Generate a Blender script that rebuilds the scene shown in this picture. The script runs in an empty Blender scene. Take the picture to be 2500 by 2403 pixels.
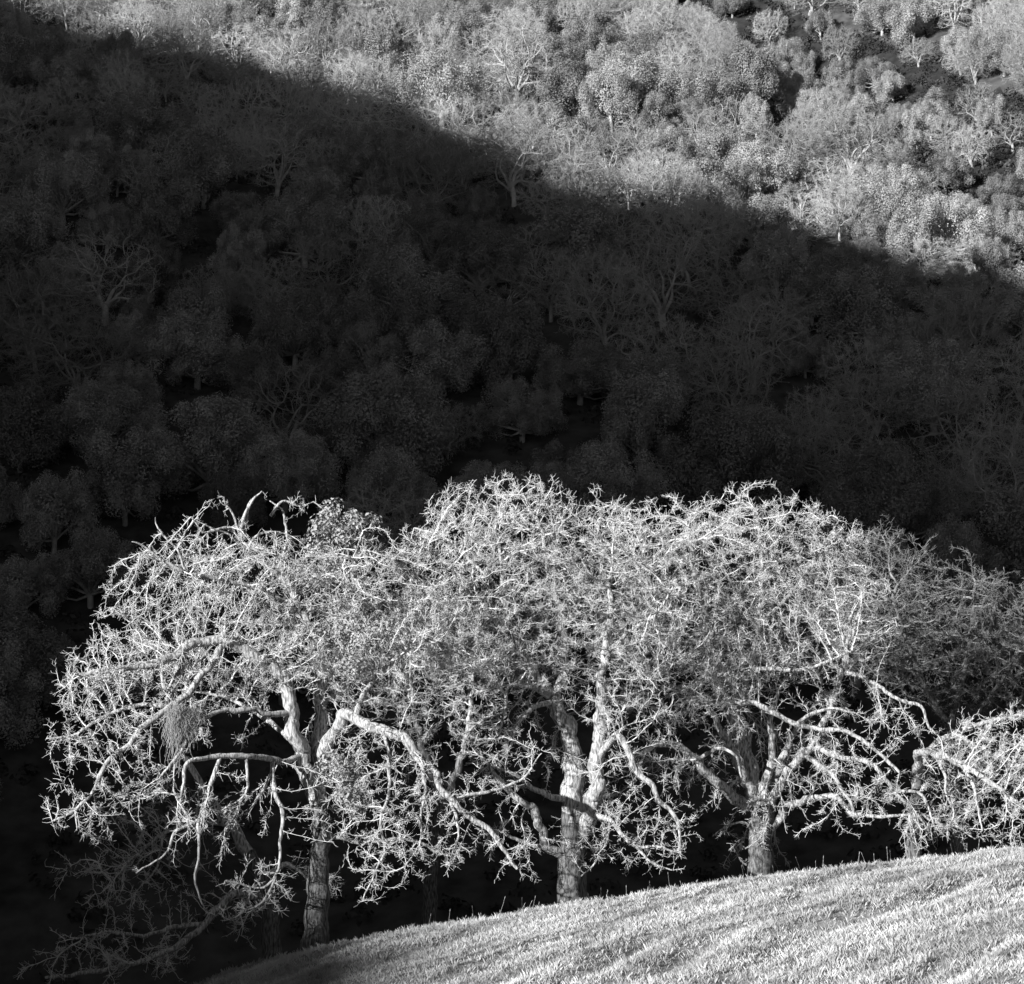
import bpy, math, random
import numpy as np
from mathutils import Vector, kdtree

# ---------------------------------------------------------------- camera, world, sun, exposure
SC = bpy.context.scene
COL = SC.collection
PITCH = math.radians(5.0)
FPX = 4665.0                                   # focal length in pixels of the 2500 px wide photograph (30 degree view)
cam = bpy.data.cameras.new('camera')
cam.sensor_fit = 'HORIZONTAL'; cam.sensor_width = 36.0
cam.lens = 36.0 * FPX / 2500.0
cam.clip_start = 0.1; cam.clip_end = 3000.0
camo = bpy.data.objects.new('camera', cam); COL.objects.link(camo)
camo.location = (0, 0, 0); camo.rotation_euler = (math.pi / 2 + PITCH, 0, 0)
SC.camera = camo

SUN_AZ = math.radians(47.0)                    # the light travels to the right and away from the camera
SUN_EL = math.radians(18.0)
world = bpy.data.worlds.new('World'); SC.world = world; world.use_nodes = True
wn = world.node_tree; wn.nodes.clear()
sky = wn.nodes.new('ShaderNodeTexSky'); sky.sky_type = 'NISHITA'; sky.sun_disc = False
sky.sun_elevation = SUN_EL; sky.sun_rotation = math.radians(227.0)
sky.air_density = 0.7; sky.dust_density = 0.3; sky.ozone_density = 2.0
sep = wn.nodes.new('ShaderNodeSeparateColor')  # black and white film behind a red filter: the red of the sky alone
bg = wn.nodes.new('ShaderNodeBackground'); bg.inputs['Strength'].default_value = 0.056
wo = wn.nodes.new('ShaderNodeOutputWorld')
wn.links.new(sky.outputs[0], sep.inputs[0]); wn.links.new(sep.outputs[0], bg.inputs[0]); wn.links.new(bg.outputs[0], wo.inputs[0])

sun = bpy.data.lights.new('sun', 'SUN'); sun.energy = 5.0; sun.angle = math.radians(0.53); sun.color = (1, 1, 1)
suno = bpy.data.objects.new('sun', sun); COL.objects.link(suno)
LDIR = Vector((math.sin(SUN_AZ) * math.cos(SUN_EL), math.cos(SUN_AZ) * math.cos(SUN_EL), -math.sin(SUN_EL)))
suno.rotation_euler = LDIR.to_track_quat('-Z', 'Y').to_euler(); suno.location = (-60, -40, 60)

SC.view_settings.view_transform = 'Standard'; SC.view_settings.look = 'None'
SC.view_settings.gamma = 1.0; SC.view_settings.exposure = 1.15
SC.view_settings.use_curve_mapping = False
SC.cycles.use_denoising = True; SC.cycles.denoiser = 'OPENIMAGEDENOISE'
SC.cycles.max_bounces = 4; SC.cycles.diffuse_bounces = 3

rng = np.random.default_rng(7)
random.seed(7)

# ---------------------------------------------------------------- helpers
CT, ST = math.cos(PITCH), math.sin(PITCH)
def ray(px, py):
    cx = (px - 1250.0) / FPX; cy = (1201.5 - py) / FPX
    d = np.array([cx, CT - cy * ST, ST + cy * CT])
    return d
def at(px, py, Y):
    d = ray(px, py)
    return d * (Y / d[1])
def project(p):
    x, y, z = p
    f = y * CT + z * ST; u = -y * ST + z * CT
    return 1250.0 + FPX * x / f, 1201.5 - FPX * u / f

def mesh_from(name, verts, loops, counts, mat=None, smooth=True):
    verts = np.asarray(verts, np.float32).reshape(-1, 3); loops = np.asarray(loops, np.int32).ravel(); counts = np.asarray(counts, np.int32)
    me = bpy.data.meshes.new(name)
    me.vertices.add(len(verts)); me.vertices.foreach_set('co', verts.ravel())
    me.loops.add(len(loops)); me.loops.foreach_set('vertex_index', loops)
    starts = np.zeros(len(counts), np.int32); starts[1:] = np.cumsum(counts)[:-1]
    me.polygons.add(len(counts)); me.polygons.foreach_set('loop_start', starts)
    me.polygons.foreach_set('use_smooth', np.full(len(counts), smooth, bool))
    me.update(calc_edges=True); me.validate()
    if mat: me.materials.append(mat)
    return me

def obj(name, me, parent=None, loc=None):
    o = bpy.data.objects.new(name, me); COL.objects.link(o)
    if parent: o.parent = parent
    if loc is not None: o.location = loc
    return o
def thing(name, label, cat, loc, group=None):
    o = bpy.data.objects.new(name, None); COL.objects.link(o)
    o.location = loc; o.empty_display_size = 0.2
    o['label'] = label; o['category'] = cat
    if group: o['group'] = group
    return o

class Geo:
    """collects vertices and faces of one mesh"""
    def __init__(s): s.v = []; s.l = []; s.c = []; s.n = 0
    def add(s, v, faces_flat, counts):
        v = np.asarray(v, np.float32).reshape(-1, 3)
        s.v.append(v); s.l.append(np.asarray(faces_flat, np.int64).ravel() + s.n); s.c.append(np.asarray(counts, np.int32)); s.n += len(v)
    def mesh(s, name, mat, smooth=True, off=None):
        if not s.v: return None
        v = np.concatenate(s.v)
        if off is not None: v = v - np.asarray(off, np.float32)
        return mesh_from(name, v, np.concatenate(s.l), np.concatenate(s.c), mat, smooth)

def norm(a): return a / np.maximum(np.linalg.norm(a, axis=-1, keepdims=True), 1e-9)
def frames(T):
    ref = np.tile(np.array([0.35, 0.25, 0.9]), (len(T), 1))
    par = np.abs((T * norm(ref)).sum(1)) > 0.9
    ref[par] = np.array([0.9, -0.3, 0.2])
    A = norm(np.cross(T, ref)); B = np.cross(T, A)
    return A, B
def frusta(g, P0, P1, R0, R1, T0, T1, k):
    """many separate k-sided frusta in one go"""
    n = len(P0)
    if n == 0: return
    A0, B0 = frames(T0); A1, B1 = frames(T1)
    ph = np.arange(k) * 2 * math.pi / k
    c, s = np.cos(ph), np.sin(ph)
    r0 = P0[:, None] + R0[:, None, None] * (c[None, :, None] * A0[:, None] + s[None, :, None] * B0[:, None])
    r1 = P1[:, None] + R1[:, None, None] * (c[None, :, None] * A1[:, None] + s[None, :, None] * B1[:, None])
    v = np.concatenate([r0, r1], 1).reshape(-1, 3)
    j = np.arange(k); j2 = (j + 1) % k
    f = np.stack([j, j2, j2 + k, j + k], 1)
    F = (np.arange(n)[:, None, None] * 2 * k + f[None]).reshape(-1)
    g.add(v, F, np.full(n * k, 4))

class Wave:
    """cheap smooth noise: a sum of random sine waves"""
    def __init__(s, seed, dim, wl, n=7):
        r = np.random.default_rng(seed)
        d = norm(r.normal(size=(n, dim))); s.k = d * (2 * math.pi / (wl * r.uniform(0.7, 1.6, (n, 1)))); s.p = r.uniform(0, 6.28, n)
    def __call__(s, *c):
        P = np.stack(c, -1)
        return np.sin(P @ s.k.T + s.p).mean(-1) * 1.6

def tube(g, pts, rad, k=12, rough=0.0, seed=0, cap=True):
    """one continuous tube along a polyline, knobbly if rough"""
    pts = np.asarray(pts, float); n = len(pts)
    T = np.gradient(pts, axis=0); T = norm(T)
    A = np.zeros_like(T); a, _ = frames(T[:1]); A[0] = a[0]
    for i in range(1, n):
        w = A[i - 1] - T[i] * (A[i - 1] @ T[i]); A[i] = w / max(np.linalg.norm(w), 1e-9)
    B = np.cross(T, A)
    ph = np.arange(k) * 2 * math.pi / k
    dirs = np.cos(ph)[None, :, None] * A[:, None] + np.sin(ph)[None, :, None] * B[:, None]
    R = np.asarray(rad)[:, None] * np.ones((1, k))
    if rough:
        base = pts[:, None] + dirs * R[:, :, None]
        w1 = Wave(seed, 3, 0.55); w2 = Wave(seed + 1, 3, 0.2)
        R = R * (1 + rough * w1(base[..., 0], base[..., 1], base[..., 2] * 0.3) + rough * 0.55 * w2(base[..., 0], base[..., 1], base[..., 2] * 0.2))
    v = (pts[:, None] + dirs * R[:, :, None]).reshape(-1, 3)
    i = np.arange(n - 1)[:, None]; j = np.arange(k)[None]
    f = np.stack([i * k + j, i * k + (j + 1) % k, (i + 1) * k + (j + 1) % k, (i + 1) * k + j], -1).reshape(-1)
    g.add(v, f, np.full((n - 1) * k, 4))
    if cap:
        g.add(v[-k:], np.arange(k), [k])

def smooth_path(ctrl, step):
    """Catmull-Rom through control points (x,y,z,r), resampled"""
    c = np.asarray(ctrl, float)
    if len(c) == 2: c = np.array([c[0], (c[0] + c[1]) / 2, c[1]])
    P = np.vstack([2 * c[0] - c[1], c, 2 * c[-1] - c[-2]])
    out = []
    for i in range(1, len(P) - 2):
        L = np.linalg.norm(P[i + 1, :3] - P[i, :3]); m = max(2, int(round(L / step)))
        t = np.arange(m)[:, None] / m
        out.append(0.5 * (2 * P[i] + (P[i + 1] - P[i - 1]) * t + (2 * P[i - 1] - 5 * P[i] + 4 * P[i + 1] - P[i + 2]) * t ** 2
                          + (3 * P[i] - P[i - 1] - 3 * P[i + 1] + P[i + 2]) * t ** 3))
    out.append(c[-1:])
    return np.vstack(out)

# ---------------------------------------------------------------- materials (a black and white photograph: greys only)
def mat(name, lo, hi, scale=4.0, rough=0.9, bump=0.0, bump_scale=None, detail=6.0, stretch=None, rand=0.0, transl=0.0, contrast=(0.3, 0.7), turn=None, spec=0.2):
    m = bpy.data.materials.new(name); m.use_nodes = True
    nt = m.node_tree; N = nt.nodes; L = nt.links
    b = N['Principled BSDF']; b.inputs['Roughness'].default_value = rough
    b.inputs['Specular IOR Level'].default_value = spec
    tc = N.new('ShaderNodeTexCoord'); src = tc.outputs['Object']
    if stretch:
        mp = N.new('ShaderNodeMapping'); mp.inputs['Scale'].default_value = stretch
        if turn is not None: mp.vector_type = 'TEXTURE'; mp.inputs['Rotation'].default_value = (0, 0, turn)
        L.new(src, mp.inputs[0]); src = mp.outputs[0]
    no = N.new('ShaderNodeTexNoise'); no.inputs['Scale'].default_value = scale; no.inputs['Detail'].default_value = detail
    L.new(src, no.inputs['Vector'])
    rp = N.new('ShaderNodeValToRGB'); rp.color_ramp.elements[0].position = contrast[0]; rp.color_ramp.elements[1].position = contrast[1]
    rp.color_ramp.elements[0].color = (lo, lo, lo, 1); rp.color_ramp.elements[1].color = (hi, hi, hi, 1)
    L.new(no.outputs[0], rp.inputs[0]); col = rp.outputs[0]
    if rand:
        oi = N.new('ShaderNodeObjectInfo'); mr = N.new('ShaderNodeMapRange')
        mr.inputs['To Min'].default_value = 1 - rand; mr.inputs['To Max'].default_value = 1 + rand
        L.new(oi.outputs['Random'], mr.inputs[0])
        mx = N.new('ShaderNodeMix'); mx.data_type = 'RGBA'; mx.blend_type = 'MULTIPLY'; mx.inputs[0].default_value = 1.0
        L.new(col, mx.inputs[6]); L.new(mr.outputs[0], mx.inputs[7]); col = mx.outputs[2]
    L.new(col, b.inputs['Base Color'])
    if bump:
        n2 = N.new('ShaderNodeTexNoise'); n2.inputs['Scale'].default_value = bump_scale or scale * 3; n2.inputs['Detail'].default_value = 5
        L.new(src, n2.inputs['Vector'])
        bp = N.new('ShaderNodeBump'); bp.inputs['Strength'].default_value = bump; bp.inputs['Distance'].default_value = 0.025
        L.new(n2.outputs[0], bp.inputs['Height']); L.new(bp.outputs[0], b.inputs['Normal'])
    if transl:
        t = N.new('ShaderNodeBsdfTranslucent'); ms = N.new('ShaderNodeMixShader'); ms.inputs[0].default_value = transl
        L.new(col, t.inputs[0]); L.new(b.outputs[0], ms.inputs[1]); L.new(t.outputs[0], ms.inputs[2])
        L.new(ms.outputs[0], N['Material Output'].inputs[0])
    return m

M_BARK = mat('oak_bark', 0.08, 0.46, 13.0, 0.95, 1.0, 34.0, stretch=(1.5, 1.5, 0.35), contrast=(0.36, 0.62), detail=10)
M_SHADE_BARK = mat('shade_toned_bark', 0.035, 0.17, 13.0, 0.95, 1.0, 34.0, stretch=(1.5, 1.5, 0.35), contrast=(0.36, 0.66), detail=10)  # limb bark darkened: the crowns' shade on the trunks put into its colour
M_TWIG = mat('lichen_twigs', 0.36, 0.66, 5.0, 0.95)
M_SHADE_TWIG = mat('shade_toned_twigs', 0.12, 0.26, 5.0, 0.95)  # twigs of the rear right oak: its half shade put into the colour
M_LICHEN = mat('hanging_lichen', 0.30, 0.48, 8.0, 0.95)
M_MIST = mat('mistletoe_leaves', 0.22, 0.38, 3.0, 0.8, transl=0.15)
M_GRASS = mat('dry_grass', 0.22, 0.66, 1.0, 0.9, transl=0.2, contrast=(0.30, 0.70), stretch=(.45, 3.2, 1), turn=-.66)
M_TURF = mat('grass_ground', 0.10, 0.34, 1.6, 0.95, 0.8, 14.0)
M_SHADE_GROUND = mat('shade_band_ground', 0.010, 0.03, 0.6, 0.95, 0.5, 2.0)  # near-black ground: the diagonal shadow band put into the colour
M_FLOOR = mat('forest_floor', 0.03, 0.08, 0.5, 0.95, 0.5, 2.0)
M_LEAF = mat('evergreen_leaves', 0.16, 0.38, 0.55, 0.8, rand=0.36, transl=0.08, spec=.15)
M_FUZZ = mat('bare_twigs', 0.26, 0.44, 0.8, 0.95, rand=0.35)
M_FARBARK = mat('far_bark', 0.2, 0.42, 1.5, 0.95, rand=0.2)
M_SHADE_LEAVES = mat('shade_band_leaves', 0.015, 0.04, 0.5, 0.9)  # near-black leaves: the same shadow band put into the foliage colour
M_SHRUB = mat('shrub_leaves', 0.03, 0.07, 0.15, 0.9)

# ---------------------------------------------------------------- terrain
CX = np.array([-120, -60, -30, -15, -7.9, -5.0, -2.2, 1.65, 6.7, 13.8, 30, 60, 120, 400.])
CZ = np.array([-60, -34, -20, -11.9, -8.55, -7.75, -7.25, -6.62, -5.92, -5.15, -3.2, 1.0, 10, 40.])
QY = np.array([-300, -60, 0, 10, 20, 30, 42, 52, 56, 60, 66, 80, 110, 200.])
QZ = np.array([60, 12, 4.9, 1.5, 0.6, 0.18, 0.25, 0.0, -0.5, -1.6, -3.8, -9.5, -23, -62.])
_fx = np.linspace(-400, 500, 3601); _fz = np.interp(_fx, CX, CZ)
_k = np.exp(-np.linspace(-2.2, 2.2, 13) ** 2); _k /= _k.sum(); _fz = np.convolve(np.pad(_fz, 6, mode='edge'), _k, 'valid')
_fy = np.linspace(-300, 200, 2001); _fq = np.convolve(np.pad(np.interp(_fy, QY, QZ), 6, mode='edge'), _k, 'valid')
W_und = Wave(11, 2, 55.0); W_und2 = Wave(12, 2, 21.0); W_g1 = Wave(13, 2, 3.1, 9); W_g2 = Wave(14, 2, 0.9, 9); W_warp = Wave(15, 2, 7.0)
def band(x, y):
    """cattle terraces running up and away over the slope"""
    b = x * math.cos(0.66) - y * math.sin(0.66) + 0.7 * W_warp(x, y) + 0.3 * W_g1(x * .6, y * .6)
    m = np.clip(0.5 + 0.9 * W_warp(x * .7 + 31, y * .7), 0, 1.2)
    return m * np.sin(b * 2 * math.pi / 1.9) + (1 - 0.6 * m) * np.sin(b * 2 * math.pi / 0.83 + 1.0) * W_g1(x * .4 + 9, y * .4) + 0.4 * np.sin(b * 2 * math.pi / 3.7)
def h_near(x, y):
    z = np.interp(x, _fx, _fz) + np.interp(y, _fy, _fq)
    w = np.clip((75 - y) / 20, 0, 1)
    return z + w * (0.10 * band(x, y) + 0.04 * W_g1(x, y) + 0.02 * W_g2(x, y))
XC_Y = np.array([100, 200, 263, 316, 370, 400, 440, 520.]); XC_X = np.array([78, 69, 61, 50, 32, 8, -38, -128.])
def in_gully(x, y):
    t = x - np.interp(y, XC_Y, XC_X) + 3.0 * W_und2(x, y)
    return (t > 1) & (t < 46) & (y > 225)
def h_far(x, y):
    m = -25 + 0.62 * (y - 130)
    t = x - np.interp(y, XC_Y, XC_X)
    sm = lambda q: np.clip(q, 0, 1) ** 2 * (3 - 2 * np.clip(q, 0, 1))
    g = 8.0 * sm((t + 2) / 14.0) * (1 - sm((t - 30) / 24.0)) - 0.12 * np.maximum(t - 50, 0)     # a gully running down the hillside, toned dark as a shadow band
    fade = np.clip((y - 190) / 50, 0, 1)
    m = m - g * fade
    return m + 2.6 * W_und(x, y) + 1.0 * W_und2(x, y)
def ground(x, y):
    a = h_near(x, y); b = h_far(x, y)
    d = (a - b) / 6.0
    return np.where(np.abs(d) > 8, np.maximum(a, b), b + 6.0 * np.log1p(np.exp(np.clip(d, -9, 9))))
def hit_far(px, py, lift=0.0):
    d = ray(px, py); Y = np.linspace(120, 620, 626)
    P = d[None] * (Y / d[1])[:, None]
    below = P[:, 2] < h_far(P[:, 0], P[:, 1]) + lift
    i = np.argmax(below) if below.any() else len(Y) - 1
    return P[i]

def grid_mesh(name, xs, ys, f):
    X, Y = np.meshgrid(xs, ys); Z = f(X, Y)
    v = np.stack([X, Y, Z], -1).reshape(-1, 3); nx, ny = len(xs), len(ys)
    i = np.arange(ny - 1)[:, None]; j = np.arange(nx - 1)[None]
    F = np.stack([i * nx + j, i * nx + j + 1, (i + 1) * nx + j + 1, (i + 1) * nx + j], -1).reshape(-1)
    return mesh_from(name, v, F, np.full((nx - 1) * (ny - 1), 4)), Y
xs = np.concatenate([np.linspace(-420, -70, 60, endpoint=False), np.linspace(-70, -16, 60, endpoint=False), np.linspace(-16, 20, 260, endpoint=False),
                     np.linspace(20, 110, 90, endpoint=False), np.linspace(110, 460, 50)])
ys = np.concatenate([np.linspace(-260, 24, 60, endpoint=False), np.linspace(24, 66, 230, endpoint=False), np.linspace(66, 140, 60, endpoint=False),
                     np.linspace(140, 430, 130, endpoint=False), np.linspace(430, 760, 40)])
me, _ = grid_mesh('ground', xs, ys, ground)
me.materials.append(M_TURF); me.materials.append(M_FLOOR); me.materials.append(M_SHADE_GROUND)
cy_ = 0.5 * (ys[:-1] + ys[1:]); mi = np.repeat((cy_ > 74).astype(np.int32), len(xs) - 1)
cx_ = 0.5 * (xs[:-1] + xs[1:]); GX, GY = np.meshgrid(cx_, cy_); mi = np.where(in_gully(GX, GY).ravel(), 2, mi).astype(np.int32)  # the gully floor takes the painted shadow band
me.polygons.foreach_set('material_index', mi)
go = obj('ground', me); go['kind'] = 'structure'; go['label'] = 'grassy knoll falling to a ravine and rising as a steep wooded hillside'

# the opposite ridge, left of the camera and out of view, whose shadow covers the lower hillside
TE = math.tan(SUN_EL); W0 = 225.0
LX, LY = math.sin(SUN_AZ), math.cos(SUN_AZ); PX_, PY_ = LY, -LX
EDGE = [(60, -30), (150, 45), (450, 95), (620, 150), (800, 190), (1000, 260), (1080, 300), (1350, 395), (1500, 465), (1700, 490), (1900, 520), (2150, 590), (2350, 620), (2500, 665)]
uv = [(-18, -5.), (-25, -1.), (-31.5, 1.5), (-36, 2.7), (-38.5, 3.1), (-42.3, 3.5), (-45.6, 4.0), (-49.2, 2.8), (-50.8, 5.3), (-52.8, 9.), (-56.4, 13.), (-62, 18.), (-71, 30.), (-85, 54.), (-95, 72.), (-107, 92.), (-121, 110.)]
for (px, py) in EDGE:
    p = hit_far(px, py, 6.0)
    uv.append((p[0] * PX_ + p[1] * PY_, p[2] + TE * (p[0] * LX + p[1] * LY)))
uv.sort(); U = np.array([a for a, b in uv]); V = np.array([b for a, b in uv])
W_r1 = Wave(21, 1, 26.0); W_r2 = Wave(22, 1, 8.0)
def ridge(u, w):
    v = np.interp(u, U, V); v = np.where(u < U[0], V[0] + 0.25 * (U[0] - u), v); v = np.where(u > U[-1], V[-1] - 0.5 * (u - U[-1]), v)
    far = np.clip((-100 - u) / 60, 0, 1)
    z = v + TE * W0 + far * (3.2 * W_r1(u) + 2.2 * W_r2(u))
    d = w + W0
    return z - np.where(d > 0, 0.78, 0.6) * (np.sqrt(d * d + 9.0) - 3.0)
us = np.linspace(-520, 60, 380); ws = np.concatenate([np.linspace(-600, -W0 - 30, 20, endpoint=False), np.linspace(-W0 - 30, -W0 + 30, 31, endpoint=False), np.linspace(-W0 + 30, 120, 40)])
UU, WW = np.meshgrid(us, ws); ZZ = ridge(UU, WW)
rv = np.stack([UU * PX_ + WW * LX, UU * PY_ + WW * LY, np.maximum(ZZ, -75)], -1).reshape(-1, 3)
nx, ny = len(us), len(ws); i = np.arange(ny - 1)[:, None]; j = np.arange(nx - 1)[None]
rme = mesh_from('ridge', rv, np.stack([i * nx + j, i * nx + j + 1, (i + 1) * nx + j + 1, (i + 1) * nx + j], -1).reshape(-1), np.full((nx - 1) * (ny - 1), 4), M_FLOOR)
ro = obj('ridge', rme); ro['kind'] = 'structure'

# ---------------------------------------------------------------- oak builder
def colonize(nodes, node_limb, attr, step, infl, kill, iters, droop, seed, wob=0.5):
    """space colonisation: grows the skeleton (nodes, parents) towards the attraction points"""
    r = np.random.default_rng(seed)
    P = [np.asarray(p, float) for p in nodes]; par = [-1] * len(P); limb = list(node_limb)
    dirs = [np.zeros(3)] * len(P)
    A = attr.copy(); best = np.full(len(A), 1e9); bi = np.full(len(A), -1, int)
    new0 = 0
    for it in range(iters):
        kd = kdtree.KDTree(len(P) - new0)
        for q in range(new0, len(P)): kd.insert(P[q], q)
        kd.balance(); fnd = kd.find
        for a in range(len(A)):
            _, q, d = fnd(A[a])
            if d < best[a]: best[a] = d; bi[a] = q
        keep = best > kill
        A = A[keep]; best = best[keep]; bi = bi[keep]
        if len(A) == 0: break
        use = best < infl
        if not use.any(): break
        new0 = len(P)
        idx = bi[use]; D = norm(A[use] - np.array([P[q] for q in idx]))
        order = np.argsort(idx, kind='stable'); idx = idx[order]; D = D[order]
        uq, st = np.unique(idx, return_index=True); sums = np.add.reduceat(D, st, axis=0); cnt = np.diff(np.append(st, len(idx)))
        for q, s, c in zip(uq, sums, cnt):
            d = s / c
            if np.linalg.norm(d) < 0.15: d = D[st[0]]
            d = d / max(np.linalg.norm(d), 1e-6) + 0.8 * dirs[q] + r.normal(size=3) * wob
            d[2] -= droop * r.random()
            d /= np.linalg.norm(d)
            P.append(P[q] + d * step * r.uniform(0.75, 1.25)); par.append(int(q)); limb.append(limb[q]); dirs.append(d)
        if len(P) > 60000: break
    return np.array(P), np.array(par), np.array(limb)

def radii(P, par, n0, tip, expo, rmax):
    acc = np.zeros(len(P)); r = np.zeros(len(P)); main = np.full(len(P), -1); mr = np.zeros(len(P))
    for q in range(len(P) - 1, n0 - 1, -1):
        r[q] = tip if acc[q] == 0 else acc[q] ** (1 / expo) + tip * .05
        r[q] = min(r[q], rmax)
        p = par[q]; acc[p] += r[q] ** expo
        if r[q] > mr[p]: mr[p] = r[q]; main[p] = q
    return r, main

def twig_mesh(name, P, par, rad, main, sel, n0, tip, seed, off, mt, spur=1.0, spur_len=(0.12, 0.36), lim_r=None, k_thin=3, k_mid=5, spur_r=0.75):
    """branches and twigs of one limb, with short kinked spurs"""
    r = np.random.default_rng(seed); g = Geo()
    q = sel[sel >= n0]
    if len(q) == 0: return None
    d = norm(P[q] - P[par[q]])
    T = np.zeros_like(P); T[q] = d
    m = main[q]; ok = m >= 0
    T[q[ok]] = norm(d[ok] + norm(P[m[ok]] - P[q[ok]]))
    p = par[q]; inner = (p >= n0) & (main[p] == q)
    T0 = np.where(inner[:, None], T[p], d); T1 = T[q]
    R1 = rad[q]; R0 = np.where(inner, rad[p], np.minimum(R1 * 1.15, 9))
    for lo, hi, k in ((0, 0.032, k_thin), (0.032, 0.09, k_mid), (0.09, 9, 8)):
        s = (R1 >= lo) & (R1 < hi)
        frusta(g, P[p[s]], P[q[s]], R0[s], R1[s], T0[s], T1[s], k)
    # spurs: two kinked pieces each
    n = r.poisson(spur, len(q)); n[R1 > 0.07] = 0
    b = np.repeat(np.arange(len(q)), n)
    if len(b):
        t = r.random(len(b))[:, None]
        s0 = P[par[q[b]]] * (1 - t) + P[q[b]] * t
        sd = norm(d[b] * r.uniform(0.3, 1.1, (len(b), 1)) + norm(r.normal(size=(len(b), 3))) * 0.9 + np.array([0, 0, 0.08]))
        L = r.uniform(*spur_len, len(b))[:, None]
        s1 = s0 + sd * L * 0.55
        sd2 = norm(sd + r.normal(size=sd.shape) * 0.5)
        s2 = s1 + sd2 * L * 0.5
        a = np.full(len(b), tip * spur_r); 
        frusta(g, s0, s1, a, a * 0.9, sd, sd, 3); frusta(g, s1, s2, a * 0.9, a * 0.6, sd, sd2, 3)
        # a fork near each spur's end
        f = r.random(len(b)) < 0.55
        sd3 = norm(sd + r.normal(size=sd.shape) * 0.8)
        frusta(g, s1[f], (s1 + sd3 * L * 0.4)[f], a[f] * 0.85, a[f] * 0.5, sd3[f], sd3[f], 3)
    return g.mesh(name, mt, True, off)

def ellipsoid_points(n, c, rx, ry, rz, r, shell, ragged=0.0):
    v = norm(r.normal(size=(n, 3))); u = r.random(n) ** (1 / 3.0)
    u = np.where(r.random(n) < shell, 1 - 0.45 * r.random(n) ** 1.6, u)
    if ragged:
        wd = Wave(int(r.integers(1, 9999)), 3, .75, 9); u = u * (1 + ragged * wd(v[:, 0], v[:, 1], v[:, 2]))
    p = np.asarray(c) + v * u[:, None] * np.array([rx, ry, rz])
    if ragged:
        wc = Wave(int(r.integers(1, 9999)), 3, 1.7, 9); p = p[wc(p[:, 0], p[:, 1], p[:, 2] * 1.3) > -.28 * r.random(len(p)) - .05]
    return p

def branchlets(P, par, lm, n0, base, r, hang, low_ok):
    """long zigzag branchlets off the limbs: hanging from the low ones, standing up on the high ones"""
    P = list(P); par = list(par); lm = list(lm)
    def chain(b, d, n, fall, depth):
        for k in range(n):
            d = d + r.normal(size=3) * .26; d[2] += fall; d = d / np.linalg.norm(d)
            P.append(P[b] + d * .19 * r.uniform(.8, 1.25)); par.append(b); lm.append(lm[b]); b = len(P) - 1
            if depth and r.random() < .42:
                e = d + r.normal(size=3) * .75; chain(b, e / np.linalg.norm(e), int(r.integers(2, 6)), fall, depth - 1)
    for q in range(1, n0):
        if lm[q] == 0 or r.random() > hang: continue
        py = project(P[q])[1]
        out = P[q] - base; out[2] = 0; out /= max(np.linalg.norm(out), .1)
        low = py > 1650
        if py < 1330: continue
        d = out * .6 + r.normal(size=3) * .6 + np.array([0, 0, -.45 if low else .35])
        if py > 1990 and not low_ok: continue
        chain(q, d / np.linalg.norm(d), int(r.integers(4, 10)) if low else int(r.integers(3, 6)), ((-.05 if low_ok else -.14) if low else .02), 1 + int(r.random() < .5))
    P = np.array(P); ok = P[:, 2] > ground(P[:, 0], P[:, 1]) + .5
    par = np.array(par); lm = np.array(lm)
    for q in range(n0, len(P)):
        if par[q] >= n0 and not ok[par[q]]: ok[q] = False
    ok[:n0] = True
    new = np.cumsum(ok) - 1
    par2 = np.where(par >= 0, new[np.maximum(par, 0)], -1)
    return P[ok], par2[ok], lm[ok]

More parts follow.
